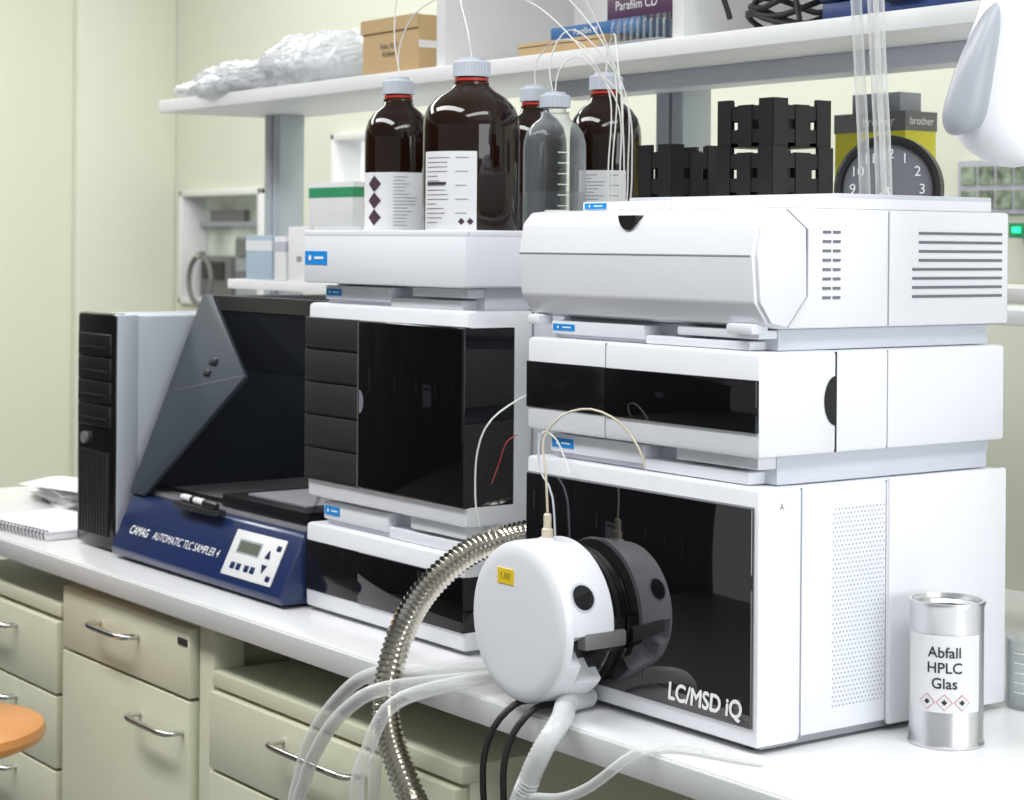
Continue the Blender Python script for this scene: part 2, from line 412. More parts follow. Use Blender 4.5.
def sbox(nm, x0, x1, y0, y1, z0, z1, m, band=None, txt=None):
    g = G(nm, ((x0+x1)/2, (y0+y1)/2, z0))
    box(g, 'carton', x0, x1, y0, y1, z0, z1, m, .001)
    if band: box(g, 'band', x0-.0005, x1+.0005, y0-.0005, y1, z1-(z1-z0)*.35, z1-(z1-z0)*.12, band)
    if txt: text(g, 'print', txt, ((x0+x1)/2, y0-.001, z0+(z1-z0)*.4), 'ink', size=.014)
zb = 1.3455
sbox('reagent_carton', -2.04, -1.935, 0.51, 0.60, zb, zb+.088, 'paleblue', 'label', None)
sbox('reagent_carton', -1.925, -1.88, 0.51, 0.60, zb, zb+.086, 'label', 'labelgrey', None)
sbox('reagent_carton', -1.87, -1.785, 0.51, 0.60, zb, zb+.105, 'label', None, '200')
sbox('reagent_carton', -1.775, -1.60, 0.51, 0.62, zb, zb+.105, 'label', 'labelgrey', None)
sbox('reagent_carton', -1.80, -1.64, 0.515, 0.62, zb+.1055, zb+.188, 'label', 'green', None)

sbox('cardboard_carton', -0.50, -0.22, 0.52, 0.64, zb, 1.424, 'label')
cc = Vector((-0.358, 0.566, 1.4965))
dirc = Vector((CAM.x-cc.x, CAM.y-cc.y, 0)).normalized()
ang = math.atan2(dirc.y, dirc.x)
T = Matrix.Translation(cc) @ Matrix.Rotation(ang+math.pi/2 - 0.25, 4, 'Z')
g = G('wall_clock', cc)
lathe(g, 'rim', [(0.060, -0.006), (0.062, -0.014), (0.067, -0.016), (0.072, -0.010), (0.072, 0.012), (0.0, 0.012)], (0, 0, 0), 'black', 'Y', 56, T)
lathe(g, 'face', [(0.0, -0.006), (0.062, -0.006), (0.062, 0.0), (0.0, 0.0)], (0, 0, 0), 'vent', 'Y', 48, T)
for k in range(12):
    a = math.pi/2 - (k+1)*math.pi/6
    text(g, 'numeral_%d' % (k+1), str(k+1), None, 'whiteink', size=.019, mtx=T @ Matrix.Translation((.047*math.cos(a), -.0075, .047*math.sin(a))) @ Matrix.Rotation(math.pi/2, 4, 'X'))
box(g, 'hour_hand', -.0018, .0018, -.009, -.008, -.005, .03, 'whiteink', mtx=T @ Matrix.Rotation(2.6, 4, 'Y'))
box(g, 'minute_hand', -.0013, .0013, -.010, -.009, -.005, .043, 'whiteink', mtx=T @ Matrix.Rotation(-2.2, 4, 'Y'))
g = G('printer_supply_carton', (-0.56, .76, 1.36))
box(g, 'carton', -0.625, -0.485, 0.735, 0.800, 1.3665, 1.615, 'yellow', .001)
box(g, 'band', -0.626, -0.484, 0.734, 0.801, 1.588, 1.616, 'grey2')
text(g, 'print', 'brother', (-0.535, 0.7325, 1.602), 'whiteink', size=.020)
text(g, 'print_side', 'brother', None, 'whiteink', size=.016, mtx=Matrix.Translation((-.4835, .768, 1.602)) @ Matrix.Rotation(math.pi/2, 4, 'Z') @ Matrix.Rotation(math.pi/2, 4, 'X'))
sbox('label_printer', -0.60, -0.505, 0.745, 0.79, 1.6165, 1.645, 'grey')
g = G('rear_shelf_board', (-0.4, .8, 1.35)); box(g, 'board', -0.9, 0.02, 0.725, 0.95, 1.345, 1.366, 'shelf', .002)
box(g, 'support_left', -0.88, -0.86, 0.74, 0.94, 0.9005, 1.345, 'shelf'); box(g, 'support_right', -0.02, 0.0, 0.74, 0.94, 0.9005, 1.345, 'shelf')

# ------------------------------------------------------------------ stack 1
def tag(g, nm, x0, x1, y, z0, z1):
    box(g, nm, x0, x1, y-.0008, y, z0, z1, 'blue')
    discs(g, nm+'_mark', [((x0+(x1-x0)*.25), y-.0008, (z0+z1)/2)], (z1-z0)*.22, (0, -1, 0), 'whiteink')
    multibox(g, nm+'_word', [(x0+(x1-x0)*.45, x0+(x1-x0)*.85, y-.0013, y-.0008, z0+(z1-z0)*.42, z0+(z1-z0)*.6)], 'whiteink')

def tray(g, nm, x0, x1, y0, y1, z0, z1):
    h = z1-z0; w = x1-x0
    box(g, nm+'_core', x0+.02, x1-.012, y0+.035, y1-.01, z0, z1, 'offwhite', .002)
    box(g, nm+'_left', x0+.030, x0+w*.50, y0+.010, y0+.08, z0+h*.2, z1-h*.12, 'white', .002)
    box(g, nm+'_left_low', x0+.030, x0+w*.55, y0+.016, y0+.08, z0, z0+h*.2, 'offwhite', .0005)
    box(g, nm+'_mid_low', x0+w*.50, x1-.03, y0+.012, y1-.012, z0, z0+h*.42, 'white', .002)
    box(g, nm+'_right', x0+w*.64, x1-.014, y0+.010, y1-.006, z0+h*.55, z1-.001, 'white', .002)
    tag(g, nm+'_tag', x0+.034, x0+.034+.040, y0+.010, z0+h*.38, z0+h*.72)

g = G('mass_spectrometer', (-0.2, 0.19, 0.9))
box(g, 'chassis', -0.394, 0.0, 0.004, 0.375, 0.912, 1.171, 'white', .004)
box(g, 'front_frame', -0.396, 0.0005, -0.002, 0.058, 0.908, 1.1715, 'white2', .004)
box(g, 'glass_door', -0.392, -0.006, -0.006, 0.004, 0.928, 1.152, 'glassblk', .0012)
box(g, 'door_gap', -0.393, -0.005, -0.0028, -0.001, 0.9265, 1.1535, 'seam')
box(g, 'seam_1', -.001, 0.0009, 0.0575, 0.0590, 0.912, 1.170, 'seam')
box(g, 'seam_2', -.001, 0.0004, 0.1835, 0.1848, 0.912, 1.170, 'seam')
box(g, 'rear_cover', -0.003, 0.0035, 0.1865, 0.376, 0.908, 1.1725, 'white2', .003)
pts = []
for j in range(44):
    for i in range(15):
        pts.append((0.0, 0.105+i*0.0052+(0.0026 if j % 2 else 0), 0.938+j*0.0048))
discs(g, 'vent_holes', pts, 0.00105, (1, 0, 0), 'grey', 6)
text(g, 'side_mark', 'A', None, 'inkpale', size=.010, mtx=Matrix.Translation((0.0008, 0.030, 1.152)) @ Matrix.Rotation(math.pi/2, 4, 'Z') @ Matrix.Rotation(math.pi/2, 4, 'X'))
for i, (x, y) in enumerate([(-.36, .03), (-.03, .03), (-.36, .34), (-.03, .34)]):
    lathe(g, 'foot_%d' % i, [(0, .9005), (.015, .9005), (.015, .913), (0, .913)], (x, y, 0), 'rubber', n=20)
box(g, 'underside', -0.385, -0.008, 0.01, 0.36, 0.904, 0.913, 'seam')
text(g, 'model_text', 'LC/MSD iQ', (-0.075, -0.0068, 0.9435), 'whiteink', width=.114, size=.026, shear=.10, bold=.0008)

# ion source
s = G('ion_source_housing', (-0.29, -0.05, 1.0))
cx, cz, R = -0.290, 1.001, 0.0895
lathe(s, 'mount_flange', [(0.0, -.0065), (0.078, -.0065), (0.078, -.013), (0.072, -.015), (0.072, -.034), (0, -.034)], (cx, 0, cz), 'black', 'Y', 64)
lathe(s, 'steel_ring', [(0.073, -.016), (0.0755, -.0165), (0.0755, -.0185), (0.073, -.019)], (cx, 0, cz), 'steel', 'Y', 64)
bm = bmesh.new(); n = 144
prof = [(0.0, -.0945), (0.045, -.0944), (0.072, -.0940), (0.082, -.0930), (0.0868, -.0905), (R-.0005, -.0865), (R, -.082), (R, -.066), (R, -.056), (R, -.034), (R, -.027), (R-.003, -.024), (0.0, -.024)]
rings = []
for r, y in prof:
    ring = []
    for i in range(n):
        a = 2*math.pi*i/n
        rr = r
        da = math.degrees((a+math.pi) % (2*math.pi) - math.pi)
        lim = -.056 if da < -24 else -.066
        if -40 < da < -4 and y >= lim: rr = min(r, 0.058)
        ring.append(bm.verts.new((cx+rr*math.cos(a), y, cz+rr*math.sin(a))))
    rings.append(ring)
for a_, b_ in zip(rings, rings[1:]):
    for i in range(n):
        j = (i+1) % n; bm.faces.new((a_[i], a_[j], b_[j], b_[i]))
bmesh.ops.remove_doubles(bm, verts=bm.verts, dist=1e-6)
bmfin(bm, 'housing', 'white2', s, True, 30)
def arcpatch(nm, RR, d0, d1, y0, y1, m):
    bm = bmesh.new(); A = []; B = []
    for i in range(13):
        a = math.radians(d0+(d1-d0)*i/12)
        A.append(bm.verts.new((cx+RR*math.cos(a), y0, cz+RR*math.sin(a)))); B.append(bm.verts.new((cx+RR*math.cos(a), y1, cz+RR*math.sin(a))))
    for i in range(12): bm.faces.new((A[i], A[i+1], B[i+1], B[i]))
    bmfin(bm, nm, m, s, True)
arcpatch('notch_floor', .060, -39, -5, -.064, -.023, 'black')
for nm, rr, mm, off in [('port_rim', 0.0165, 'offwhite', .0006), ('port_hole', 0.0138, 'black', .0013)]:
    a = math.radians(24)
    bm = bmesh.new(); vs = []
    for k in range(28):
        q = 2*math.pi*k/28; w = rr*math.cos(q); yy = rr*math.sin(q)
        aa = a + w/R
        vs.append(bm.verts.new((cx+(R+off)*math.cos(aa), -0.064+yy, cz+(R+off)*math.sin(aa))))
    bm.faces.new(vs); bmfin(bm, nm, mm, s)
box(s, 'latch_bar', cx+.076, cx+.092, -.068, -.010, cz-.020, cz-.002, 'grey2', .003)
box(s, 'latch_tongue', cx+.070, cx+.086, -.030, -.0065, cz-.026, cz+.010, 'black', .003)
box(s, 'warning_label', cx-.034, cx-.004, -.0952, -.0930, cz+.040, cz+.057, 'yellowlab')
text(s, 'label_text', '! ////', (cx-.019, -.0956, cz+.0485), 'ink', size=.011)
lathe(s, 'inlet_nut', [(0, 0), (.0065, 0), (.0065, .012), (.0045, .014), (.0045, .028), (.003, .030), (0, .030)], (cx+.005, -.055, cz+R-.001), 'peek', n=16)
lathe(s, 'inlet_base', [(0, 0), (.011, 0), (.009, .004), (0, .004)], (cx+.005, -.055, cz+R-.002), 'white2', n=20)

g = G('hplc_pump', (-0.2, 0.19, 1.2))
tray(g, 'base_tray', -0.396, 0.0, 0.0, 0.37, 1.1725, 1.2035)
box(g, 'chassis', -0.394, 0.0, 0.004, 0.375, 1.2035, 1.3105, 'white', .004)
box(g, 'front_cover', -0.396, 0.0008, -0.003, 0.1065, 1.2030, 1.311, 'white2', .005)
box(g, 'panel_left', -0.3955, -0.249, -0.0045, 0.001, 1.229, 1.283, 'blkgloss', .001)
box(g, 'panel_right', -0.2475, -0.001, -0.006, 0.001, 1.229, 1.283, 'glassblk2', .001)
box(g, 'seam_v', -0.249, -0.2475, -0.0034, 0.0, 1.2035, 1.310, 'seam')
box(g, 'seam_1', -.001, 0.0013, 0.1060, 0.1075, 1.2045, 1.3095, 'ink')
box(g, 'seam_2', -.001, 0.0006, 0.184, 0.1852, 1.2045, 1.3095, 'seam')
bm = bmesh.new(); vs = []
for k in range(17):
    a = math.pi/2 + math.pi*k/16
    vs.append(bm.verts.new((0.0014, 0.106+.017*math.cos(a), 1.2585+.026*math.sin(a))))
bm.faces.new(vs); bmfin(bm, 'finger_recess', 'black', g)

g = G('column_compartment', (-0.2, 0.19, 1.33))
tray(g, 'base_tray', -0.396, 0.0, 0.0, 0.37, 1.3115, 1.334)
prof = [(0.030, 1.3345), (0.006, 1.340), (-0.010, 1.362), (-0.014, 1.41), (-0.008, 1.444), (0.004, 1.457), (0.030, 1.4595), (0.380, 1.4595), (0.380, 1.3345)]
prism(g, 'shell', prof, 'X', -0.400, 0.0, 'white2', .003)
prism(g, 'end_cap', [(0.032, 1.336), (0.010, 1.3405), (-0.006, 1.362), (-0.010, 1.41), (-0.004, 1.442), (0.008, 1.4545), (0.030, 1.4575), (0.058, 1.438), (0.060, 1.368)], 'X', -0.003, 0.005, 'white', .002)
multibox(g, 'cap_seams', [(0.0, .0056, 0.0585, 0.0600, 1.368, 1.438)], 'seam')
sweep(g, 'cap_seam_top', [(0.0045, 0.030, 1.458), (0.0045, 0.0590, 1.438)], .0008, 'seam', 6, .02)
sweep(g, 'cap_seam_bottom', [(0.0045, 0.0590, 1.368), (0.0045, 0.032, 1.3365)], .0008, 'seam', 6, .02)
box(g, 'front_seam', -0.399, -0.003, -0.0147, -0.0125, 1.4095, 1.4107, 'seam')
box(g, 'seam_2', -.001, 0.0008, 0.184, 0.1855, 1.336, 1.458, 'seam')
sl = []
for j in range(8):
    z = 1.365+j*0.0098
    sl.append((0, .0008, .086, .098, z, z+.003)); sl.append((0, .0008, .101, .112, z, z+.003))
    sl.append((0, .0008, .232 if j > 3 else .222, .368, z, z+.003))
multibox(g, 'vent_slots', sl, 'vent')
semi = [(-.202+.0155*math.cos(math.pi+math.pi*k/16), 1.4525+.016*math.sin(math.pi+math.pi*k/16)) for k in range(17)]
prism(g, 'finger_recess', semi, 'Y', -0.0118, 0.0, 'black')
box(g, 'lip_left', -0.398, -0.375, -0.002, 0.02, 1.326, 1.338, 'white', .003)
box(g, 'lip_right', -0.05, -0.01, -0.004, 0.02, 1.329, 1.340, 'white', .003)
box(g, 'top_tray_left', -0.36, -0.20, 0.05, 0.36, 1.4598, 1.470, 'white', .002)
box(g, 'top_tray', -0.20, -0.012, 0.05, 0.365, 1.4598, 1.473, 'white', .002)
box(g, 'top_tray_back', -0.36, -0.012, 0.12, 0.365, 1.4700, 1.4765, 'offwhite', .002)
tag(g, 'top_tag', -0.355, -0.315, 0.05, 1.4615, 1.4685)

# ------------------------------------------------------------------ stack 2
g = G('hplc_pump', (-0.76, 0.22, 0.9))
box(g, 'chassis', -0.957, -0.565, 0.032, 0.45, 0.910, 1.022, 'white', .004)
box(g, 'front_cover', -0.959, -0.563, 0.026, 0.12, 0.906, 1.024, 'white2', .005)
box(g, 'panel_left', -0.9585, -0.8165, 0.0245, 0.030, 0.930, 1.000, 'blkgloss', .001)
box(g, 'panel_right', -0.815, -0.5625, 0.023, 0.060, 0.930, 1.000, 'glassblk2', .001)
box(g, 'base', -0.95, -0.57, 0.04, 0.44, 0.9005, 0.911, 'seam')
g = G('autosampler', (-0.76, 0.22, 1.06))
tray(g, 'base_tray', -0.959, -0.563, 0.027, 0.44, 1.0245, 1.061)
box(g, 'chassis', -0.957, -0.565, 0.034, 0.45, 1.062, 1.334, 'white', .004)
box(g, 'front_cover', -0.959, -0.563, 0.027, 0.13, 1.0615, 1.335, 'white2', .006)
box(g, 'drawer_back', -0.9590, -0.8165, 0.0250, 0.030, 1.086, 1.315, 'black', .001)
for i in range(5):
    z = 1.086+i*.0458
    box(g, 'drawer_%d' % i, -0.9592, -0.8167, 0.0215, 0.0255, z+.0018, z+.0458, 'darkgrey', .0016)
    box(g, 'drawer_lip_%d' % i, -0.9580, -0.8180, 0.0205, 0.0220, z+.0030, z+.0060, 'black', .0005)
box(g, 'glass_door', -0.815, -0.5622, 0.0208, 0.102, 1.086, 1.315, 'glassblk2', .0035, seg=3)
box(g, 'door_edge', -0.8158, -0.8145, 0.0212, 0.024, 1.086, 1.315, 'grey2')
bm = bmesh.new(); vs = []
for k in range(17):
    a = -math.pi/2 + math.pi*k/16
    vs.append(bm.verts.new((-.8100+.011*math.cos(a), 0.0203, 1.205+.016*math.sin(a))))
bm.faces.new(vs); bmfin(bm, 'finger_recess', 'vent', g)
box(g, 'seam_side', -.565, -.5624, 0.1295, 0.131, 1.063, 1.333, 'seam')
g = G('solvent_tray', (-0.76, 0.22, 1.36))
tray(g, 'base_tray', -0.959, -0.563, 0.027, 0.44, 1.335, 1.3635)
prism(g, 'body', [(-0.957, 1.3655), (-0.953, 1.3637), (-0.561, 1.3637), (-0.556, 1.3655), (-0.556, 1.430), (-0.957, 1.430)], 'Y', 0.018, 0.44, 'white', .002)
for nm, a in [('rim_front', (-0.957, -0.556, 0.018, 0.024)), ('rim_back', (-0.957, -0.556, 0.434, 0.44)), ('rim_left', (-0.957, -0.951, 0.0245, 0.4335)), ('rim_right', (-0.562, -0.556, 0.0245, 0.4335))]:
    box(g, nm, a[0], a[1], a[2], a[3], 1.428, 1.437, 'white', .0015)
tag(g, 'brand_tag', -0.953, -0.893, 0.018, 1.389, 1.408)

def bottle(nm, x, y, R, top, amber=True, z0=1.4305):
    g = G(nm, (x, y, z0)); H = top-z0
    nr = 0.30*R if R > .055 else 0.36*R
    pr = [(0, 0), (R*.9, 0), (R, .006), (R, H*.60), (R*.985, H*.655), (R*.90, H*.72), (R*.72, H*.775), (R*.48, H*.815), (nr+.003, H*.85), (nr, H*.87), (nr, H*.90), (0, H*.90)]
    lathe(g, 'glass', [(r, z0+h) for r, h in pr], (x, y, 0), 'amber' if amber else 'clear', n=56, ang=50)
    if amber: lathe(g, 'ring', [(nr, z0+H*.868), (nr+.0028, z0+H*.869), (nr+.0028, z0+H*.885), (nr, z0+H*.887)], (x, y, 0), 'red', n=32)
    lathe(g, 'collar', [(nr, z0+H*.845), (nr+.004, z0+H*.847), (nr+.004, z0+H*.862), (nr, z0+H*.864)], (x, y, 0), 'amberneck' if amber else 'clear', n=32)
    bm = bmesh.new(); n = 72; rings = []
    cr = nr+.0045
    for rr, h in [(cr, .893), (cr, .972), (cr-.002, .982), (cr*.72, .985), (cr*.70, 1.0), (0.0005, 1.0)]:
        q = [(rr+(0.0010 if (i % 2 and rr == cr) else 0)) for i in range(n)]
        rings.append([bm.verts.new((x+q[i]*math.cos(2*math.pi*i/n), y+q[i]*math.sin(2*math.pi*i/n), z0+H*h)) for i in range(n)])
    for a_, b_ in zip(rings, rings[1:]):
        for i in range(n): bm.faces.new((a_[i], a_[(i+1) % n], b_[(i+1) % n], b_[i]))
    bm.faces.new(rings[0]); bm.faces.new(rings[-1])
    bmfin(bm, 'cap', 'cap', g)
    return g
def lab(g, c, R, a0, a1, z0, z1, style=0):
    patch(g, 'label', c, R+.0004, a0, a1, z0, z1, 'label')
    w = (a1-a0)
    if style != 2:
        for k in range(15):
            zz = z1 - (z1-z0)*(0.08+0.058*k)
            f = 0.35+0.55*random.random()
            patch(g, 'print_%d' % k, c, R+.0008, a0+w*.08, a0+w*(.08+.55*f), zz-.0005, zz+.0005, 'inkpale', 8)
            if k % 3 == 0: patch(g, 'print_b%d' % k, c, R+.0008, a0+w*.66, a0+w*(.70+.2*f), zz-.0005, zz+.0005, 'inkpale', 8)
    if style == 1:
        patch(g, 'title_bar', c, R+.0009, a0+w*.08, a0+w*.5, z1-(z1-z0)*.42, z1-(z1-z0)*.385, 'ink', 8)
        for q in range(2):
            zc = z0+(z1-z0)*.12; hh = .0045
            bm = bmesh.new()
            vs = []
            for dx, dz in [(-hh, 0), (0, -hh), (hh, 0), (0, hh)]:
                aa = a0+w*(.76+.14*q)+dx/R
                vs.append(bm.verts.new((c[0]+(R+.001)*math.cos(aa), c[1]+(R+.001)*math.sin(aa), zc+dz)))
            bm.faces.new(vs); bmfin(bm, 'hazard_%d' % q, 'inkpurple', g)
    if style == 2:
        # dark diamonds: built as a strip that follows the glass so they stay solid
        for k in range(3):
            zc = z1-(z1-z0)*(.20+.29*k); hh = (z1-z0)*.145
            bm = bmesh.new(); T_ = []; B_ = []
            for q in range(9):
                f = -1+2*q/8; a = a0+w*.55+f*hh/R; e_ = hh*(1-abs(f))+1e-5
                T_.append(bm.verts.new((c[0]+(R+.001)*math.cos(a), c[1]+(R+.001)*math.sin(a), zc+e_)))
                B_.append(bm.verts.new((c[0]+(R+.001)*math.cos(a), c[1]+(R+.001)*math.sin(a), zc-e_)))
            for q in range(8): bm.faces.new((B_[q], B_[q+1], T_[q+1], T_[q]))
            bmfin(bm, 'hazard_%d' % k, 'inkpurple', g)
b1 = (-0.888, 0.13); b2 = (-0.640, 0.084); b3 = (-0.740, 0.262); b4 = (-0.613, 0.2005); b5 = (-0.632, 0.302)
g = bottle('brown_reagent_bottle', *b1, 0.0475, 1.655); a = face_ang(b1); lab(g, b1, .0475, a-1.35, a-.25, 1.438, 1.519, 2)
lab(g, b1, .0475, a-.25, a+1.3, 1.436, 1.519, 0)
g = bottle('brown_reagent_bottle', *b2, 0.0635, 1.662); a = face_ang(b2); lab(g, b2, .0635, a-1.15, a+.12, 1.436, 1.538, 1)
g = bottle('brown_reagent_bottle', *b3, 0.045, 1.642)
g = bottle('brown_reagent_bottle', *b5, 0.049, 1.655); a = face_ang(b5); lab(g, b5, .049, a-.8, a+.6, 1.440, 1.520, 0)
g = bottle('clear_solvent_bottle', *b4, 0.0420, 1.622, amber=False)
lathe(g, 'water', [(0, 1.434), (.0385, 1.434), (.0385, 1.490), (0, 1.490)], (b4[0], b4[1], 0), 'clear', n=40)
for k in range(6): patch(g, 'tick_%d' % k, b4, .0425, face_ang(b4)+.1, face_ang(b4)+.45, 1.47+k*.014, 1.471+k*.014, 'whiteink', 4)
patch(g, 'white_print_area', b4, .0424, face_ang(b4)-.3, face_ang(b4)+.5, 1.445, 1.465, 'whiteink', 8)

g = G('solvent_lines', (-0.65, 0.2, 1.65))
def line(nm, pts, r=.0010, m='ptfe'): sweep(g, nm, pts, r, m, 6, .012)
e = (-.542, .235)
def endp(k, zt): return [(e[0]+.003*k, e[1]+.003*k, zt), (e[0]+.002*k, e[1]+.005*k, 1.52), (e[0]+.001*k, e[1]+.005*k, 1.44)]
line('line_1', [(b1[0], b1[1], 1.6555), (-0.885, .13, 1.70), (-0.84, .13, 1.745), (-0.74, .14, 1.765), (-0.64, .17, 1.745), (-.575, .2, 1.69)] + endp(0, 1.62))
line('line_2', [(b2[0], b2[1], 1.6625), (-0.645, .08, 1.70), (-0.67, .085, 1.745), (-0.70, .10, 1.80), (-0.66, .13, 1.845), (-.59, .18, 1.80)] + endp(1, 1.66))
line('line_4', [(b4[0], b4[1], 1.6225), (-0.605, .20, 1.65), (-0.585, .21, 1.668), (-0.56, .22, 1.655)] + endp(3, 1.60))
line('line_5', [(b5[0], b5[1], 1.6555), (-0.625, .30, 1.69), (-0.60, .29, 1.705), (-0.57, .27, 1.68)] + endp(4, 1.60))
line('line_6', [(b4[0]-.005, b4[1], 1.6225), (-0.625, .2, 1.66), (-0.61, .21, 1.70), (-0.575, .22, 1.695)] + endp(5, 1.62))
line('line_7', [(b3[0], b3[1], 1.6425), (-0.735, .26, 1.675), (-0.69, .26, 1.70), (-0.62, .25, 1.69), (-.57, .24, 1.65)] + endp(6, 1.60))
line('line_8', [(b1[0]+.004, b1[1], 1.6555), (-0.90, .13, 1.72), (-0.88, .13, 1.79), (-0.80, .14, 1.83), (-0.68, .16, 1.82), (-.58, .2, 1.74)] + endp(3, 1.64))

g = G('capillary_tubing', (-0.3, -0.05, 1.1))
line('source_inlet', [(cx+.005, -.055, cz+R+.03), (cx+.003, -.056, 1.16), (cx-.010, -.050, 1.20), (cx+.01, -.040, 1.228), (cx+.05, -.030, 1.238), (cx+.09, -.02, 1.225), (cx+.115, -.014, 1.198), (cx+.122, -.012, 1.178)], .0014, 'peek')
line('left_loop', [(-.495, .0, 1.075), (-.490, -.01, 1.11), (-.472, -.02, 1.17), (-.45, -.015, 1.21), (-.425, .02, 1.24), (-.42, .06, 1.25)], .0012, 'ptfe')
line('red_capillary', [(-.47, -.0, 1.13), (-.44, -.01, 1.16), (-.42, -.015, 1.185), (-.405, -.01, 1.195)], .0007, 'red')
line('right_loop', [(-.35, -.012, 1.19), (-.345, -.02, 1.20), (-.335, -.02, 1.205), (-.32, -.015, 1.195), (-.31, -.012, 1.175), (-.30, -.012, 1.16)], .001, 'ptfe')
line('front_line', [(-.362, -.010, 1.20), (-.355, -.014, 1.16), (-.33, -.014, 1.13), (-.322, -.014, 1.05)], .0012, 'offwhite')

def crate(g, tg, x0, x1, y0, y1, z0, h, nx, ny):
    t = .004; L = [(x0, x1, y0, y1, z0, z0+.004), (x0+t, x1-t, y0+.3*(y1-y0), y0+.3*(y1-y0)+t, z0, z0+h*.8), (x0+t, x1-t, y0+.65*(y1-y0), y0+.65*(y1-y0)+t, z0, z0+h*.8)]
    for (a, b) in [(z0, z0+h*.36), (z0+h*.56, z0+h*.86)]:
        L += [(x0, x1, y0, y0+t, a, b), (x0, x1, y1-t, y1, a, b), (x0, x0+t, y0, y1, a, b), (x1-t, x1, y0, y1, a, b)]
    def slat(x, xx, y, yy, hh): L.append((x, xx, y, yy, z0, z0+hh))
    for i in range(nx):
        w = (x1-x0)/(nx-.35); xa = x0+i*w; xb = min(x1, xa+w*.65)
        hh = h if i in (0, nx-1) or i % 2 == 0 else h*.88
        slat(xa, xb, y0-.001, y0+t, hh); slat(xa, xb, y1-t, y1+.001, hh)
    for i in range(ny):
        w = (y1-y0)/(ny-.35); ya = y0+i*w; yb = min(y1, ya+w*.65)
        hh = h if i % 2 == 0 else h*.88
        slat(x0-.001, x0+t, ya, yb, hh); slat(x1-t, x1+.001, ya, yb, hh)
    multibox(g, tg, L, 'black')
g = G('tube_rack', (-.35, .2, 1.477)); crate(g, 'rack', -.378, -.316, .15, .225, 1.477, .064, 2, 3)
g = G('tube_rack', (-.2, .2, 1.477)); crate(g, 'lower_rack', -.236, -.144, .15, .245, 1.477, .056, 3, 3)
g = G('tube_rack', (-.2, .2, 1.54)); crate(g, 'upper_rack', -.240, -.148, .155, .245, 1.5335, .054, 3, 3)

g = G('hanging_tubing', (-.17, .34, 1.5))
for i, (x, y) in enumerate([(-.195, .335), (-.178, .345), (-.160, .335)]):
    sweep(g, 'tube_%d' % i, [(x+.016, y, 1.4775), (x+.012, y, 1.55), (x+.002, y, 1.68), (x-.010+.004*i, y, 1.85), (x-.012, y, 2.2), (x-.01, y, 2.995)], .0068, 'tube', 14, .03)

# extraction arm head
g = G('extraction_arm_head', (.1, .22, 1.6))
Rv = Vector((.5883, .8087, 0)); Fv = Vector((-.8087, .5883, 0))
base = CAM + Fv*2.03
def arm(nm, secs, m, n=32, off=0.0):
    bm = bmesh.new(); rings = []
    S_ = []
    P = [Vector(q) for q in secs]
    for i in range(len(P)-1):
        p0 = P[max(i-1, 0)]; p1 = P[i]; p2 = P[i+1]; p3 = P[min(i+2, len(P)-1)]
        for k in range(4):
            t = k/4; S_.append(0.5*((2*p1)+(-p0+p2)*t+(2*p0-5*p1+4*p2-p3)*t*t+(-p0+3*p1-3*p2+p3)*t**3))
    S_.append(P[-1])
    for (u, z, rx, ry) in S_:
        c = base + Rv*u - Fv*off; c.z = z
        rings.append([bm.verts.new(c + Rv*max(rx, .0005)*math.cos(2*math.pi*k/n) + Fv*max(ry, .0005)*math.sin(2*math.pi*k/n)) for k in range(n)])
    for a_, b_ in zip(rings, rings[1:]):
        for i in range(n): bm.faces.new((a_[i], a_[(i+1) % n], b_[(i+1) % n], b_[i]))
    bm.faces.new(rings[0]); bm.faces.new(rings[-1])
    bmfin(bm, nm, m, g, True, 70)
arm('nozzle', [(.516, 1.503, .002, .002), (.514, 1.506, .018, .014), (.508, 1.515, .030, .024), (.500, 1.532, .040, .032), (.498, 1.555, .045, .036), (.503, 1.59, .047, .038), (.512, 1.63, .045, .038), (.522, 1.67, .042, .038), (.532, 1.74, .040, .038), (.545, 1.85, .04, .04), (.56, 2.0, .036, .036)], 'white2')
arm('side_shell', [(.450, 1.534, .001, .002), (.455, 1.538, .014, .012), (.459, 1.553, .022, .018), (.465, 1.58, .022, .020), (.472, 1.61, .019, .019), (.481, 1.64, .014, .015), (.487, 1.660, .008, .009), (.491, 1.670, .001, .001)], 'shellgrey', off=.026)
arm('pipe', [(.56, 2.0, .036, .036), (.56, 2.995, .036, .036)], 'white2')

# ------------------------------------------------------------------ TLC sampler
g = G('tlc_sampler', (-1.25, 0.2, 0.9))
X0, X1 = -1.532, -0.968
prism(g, 'base_body', [(-0.006, 0.905), (-0.012, 0.918), (0.028, 1.003), (0.50, 1.003), (0.50, 0.905)], 'X', X0, X1, 'navy', .004)
box(g, 'feet_strip', X0+.02, X1-.02, 0.01, 0.48, 0.9002, 0.906, 'rubber')
sv = Vector((0, 0.040, 0.085)).normalized(); nv = Vector((0, -sv.z, sv.y))
S = Matrix(((1, 0, 0, 0), (0, sv.y, nv.y, -0.012), (0, sv.z, nv.z, 0.918), (0, 0, 0, 1)))
box(g, 'keypad_plate', -1.150, -1.000, .010, .080, 0, .003, 'keypad', .002, S)
box(g, 'lcd', -1.125, -1.064, .048, .064, .003, .0036, 'lcd', 0, S)
box(g, 'lcd_border', -1.129, -1.060, .045, .067, .0028, .0032, 'grey', 0, S)
for i in range(4):
    box(g, 'key_%d' % i, -1.128+i*.018+(0 if i < 2 else .006), -1.116+i*.018+(0 if i < 2 else .006), .021, .031, .003, .0045, 'navy', .001, S)
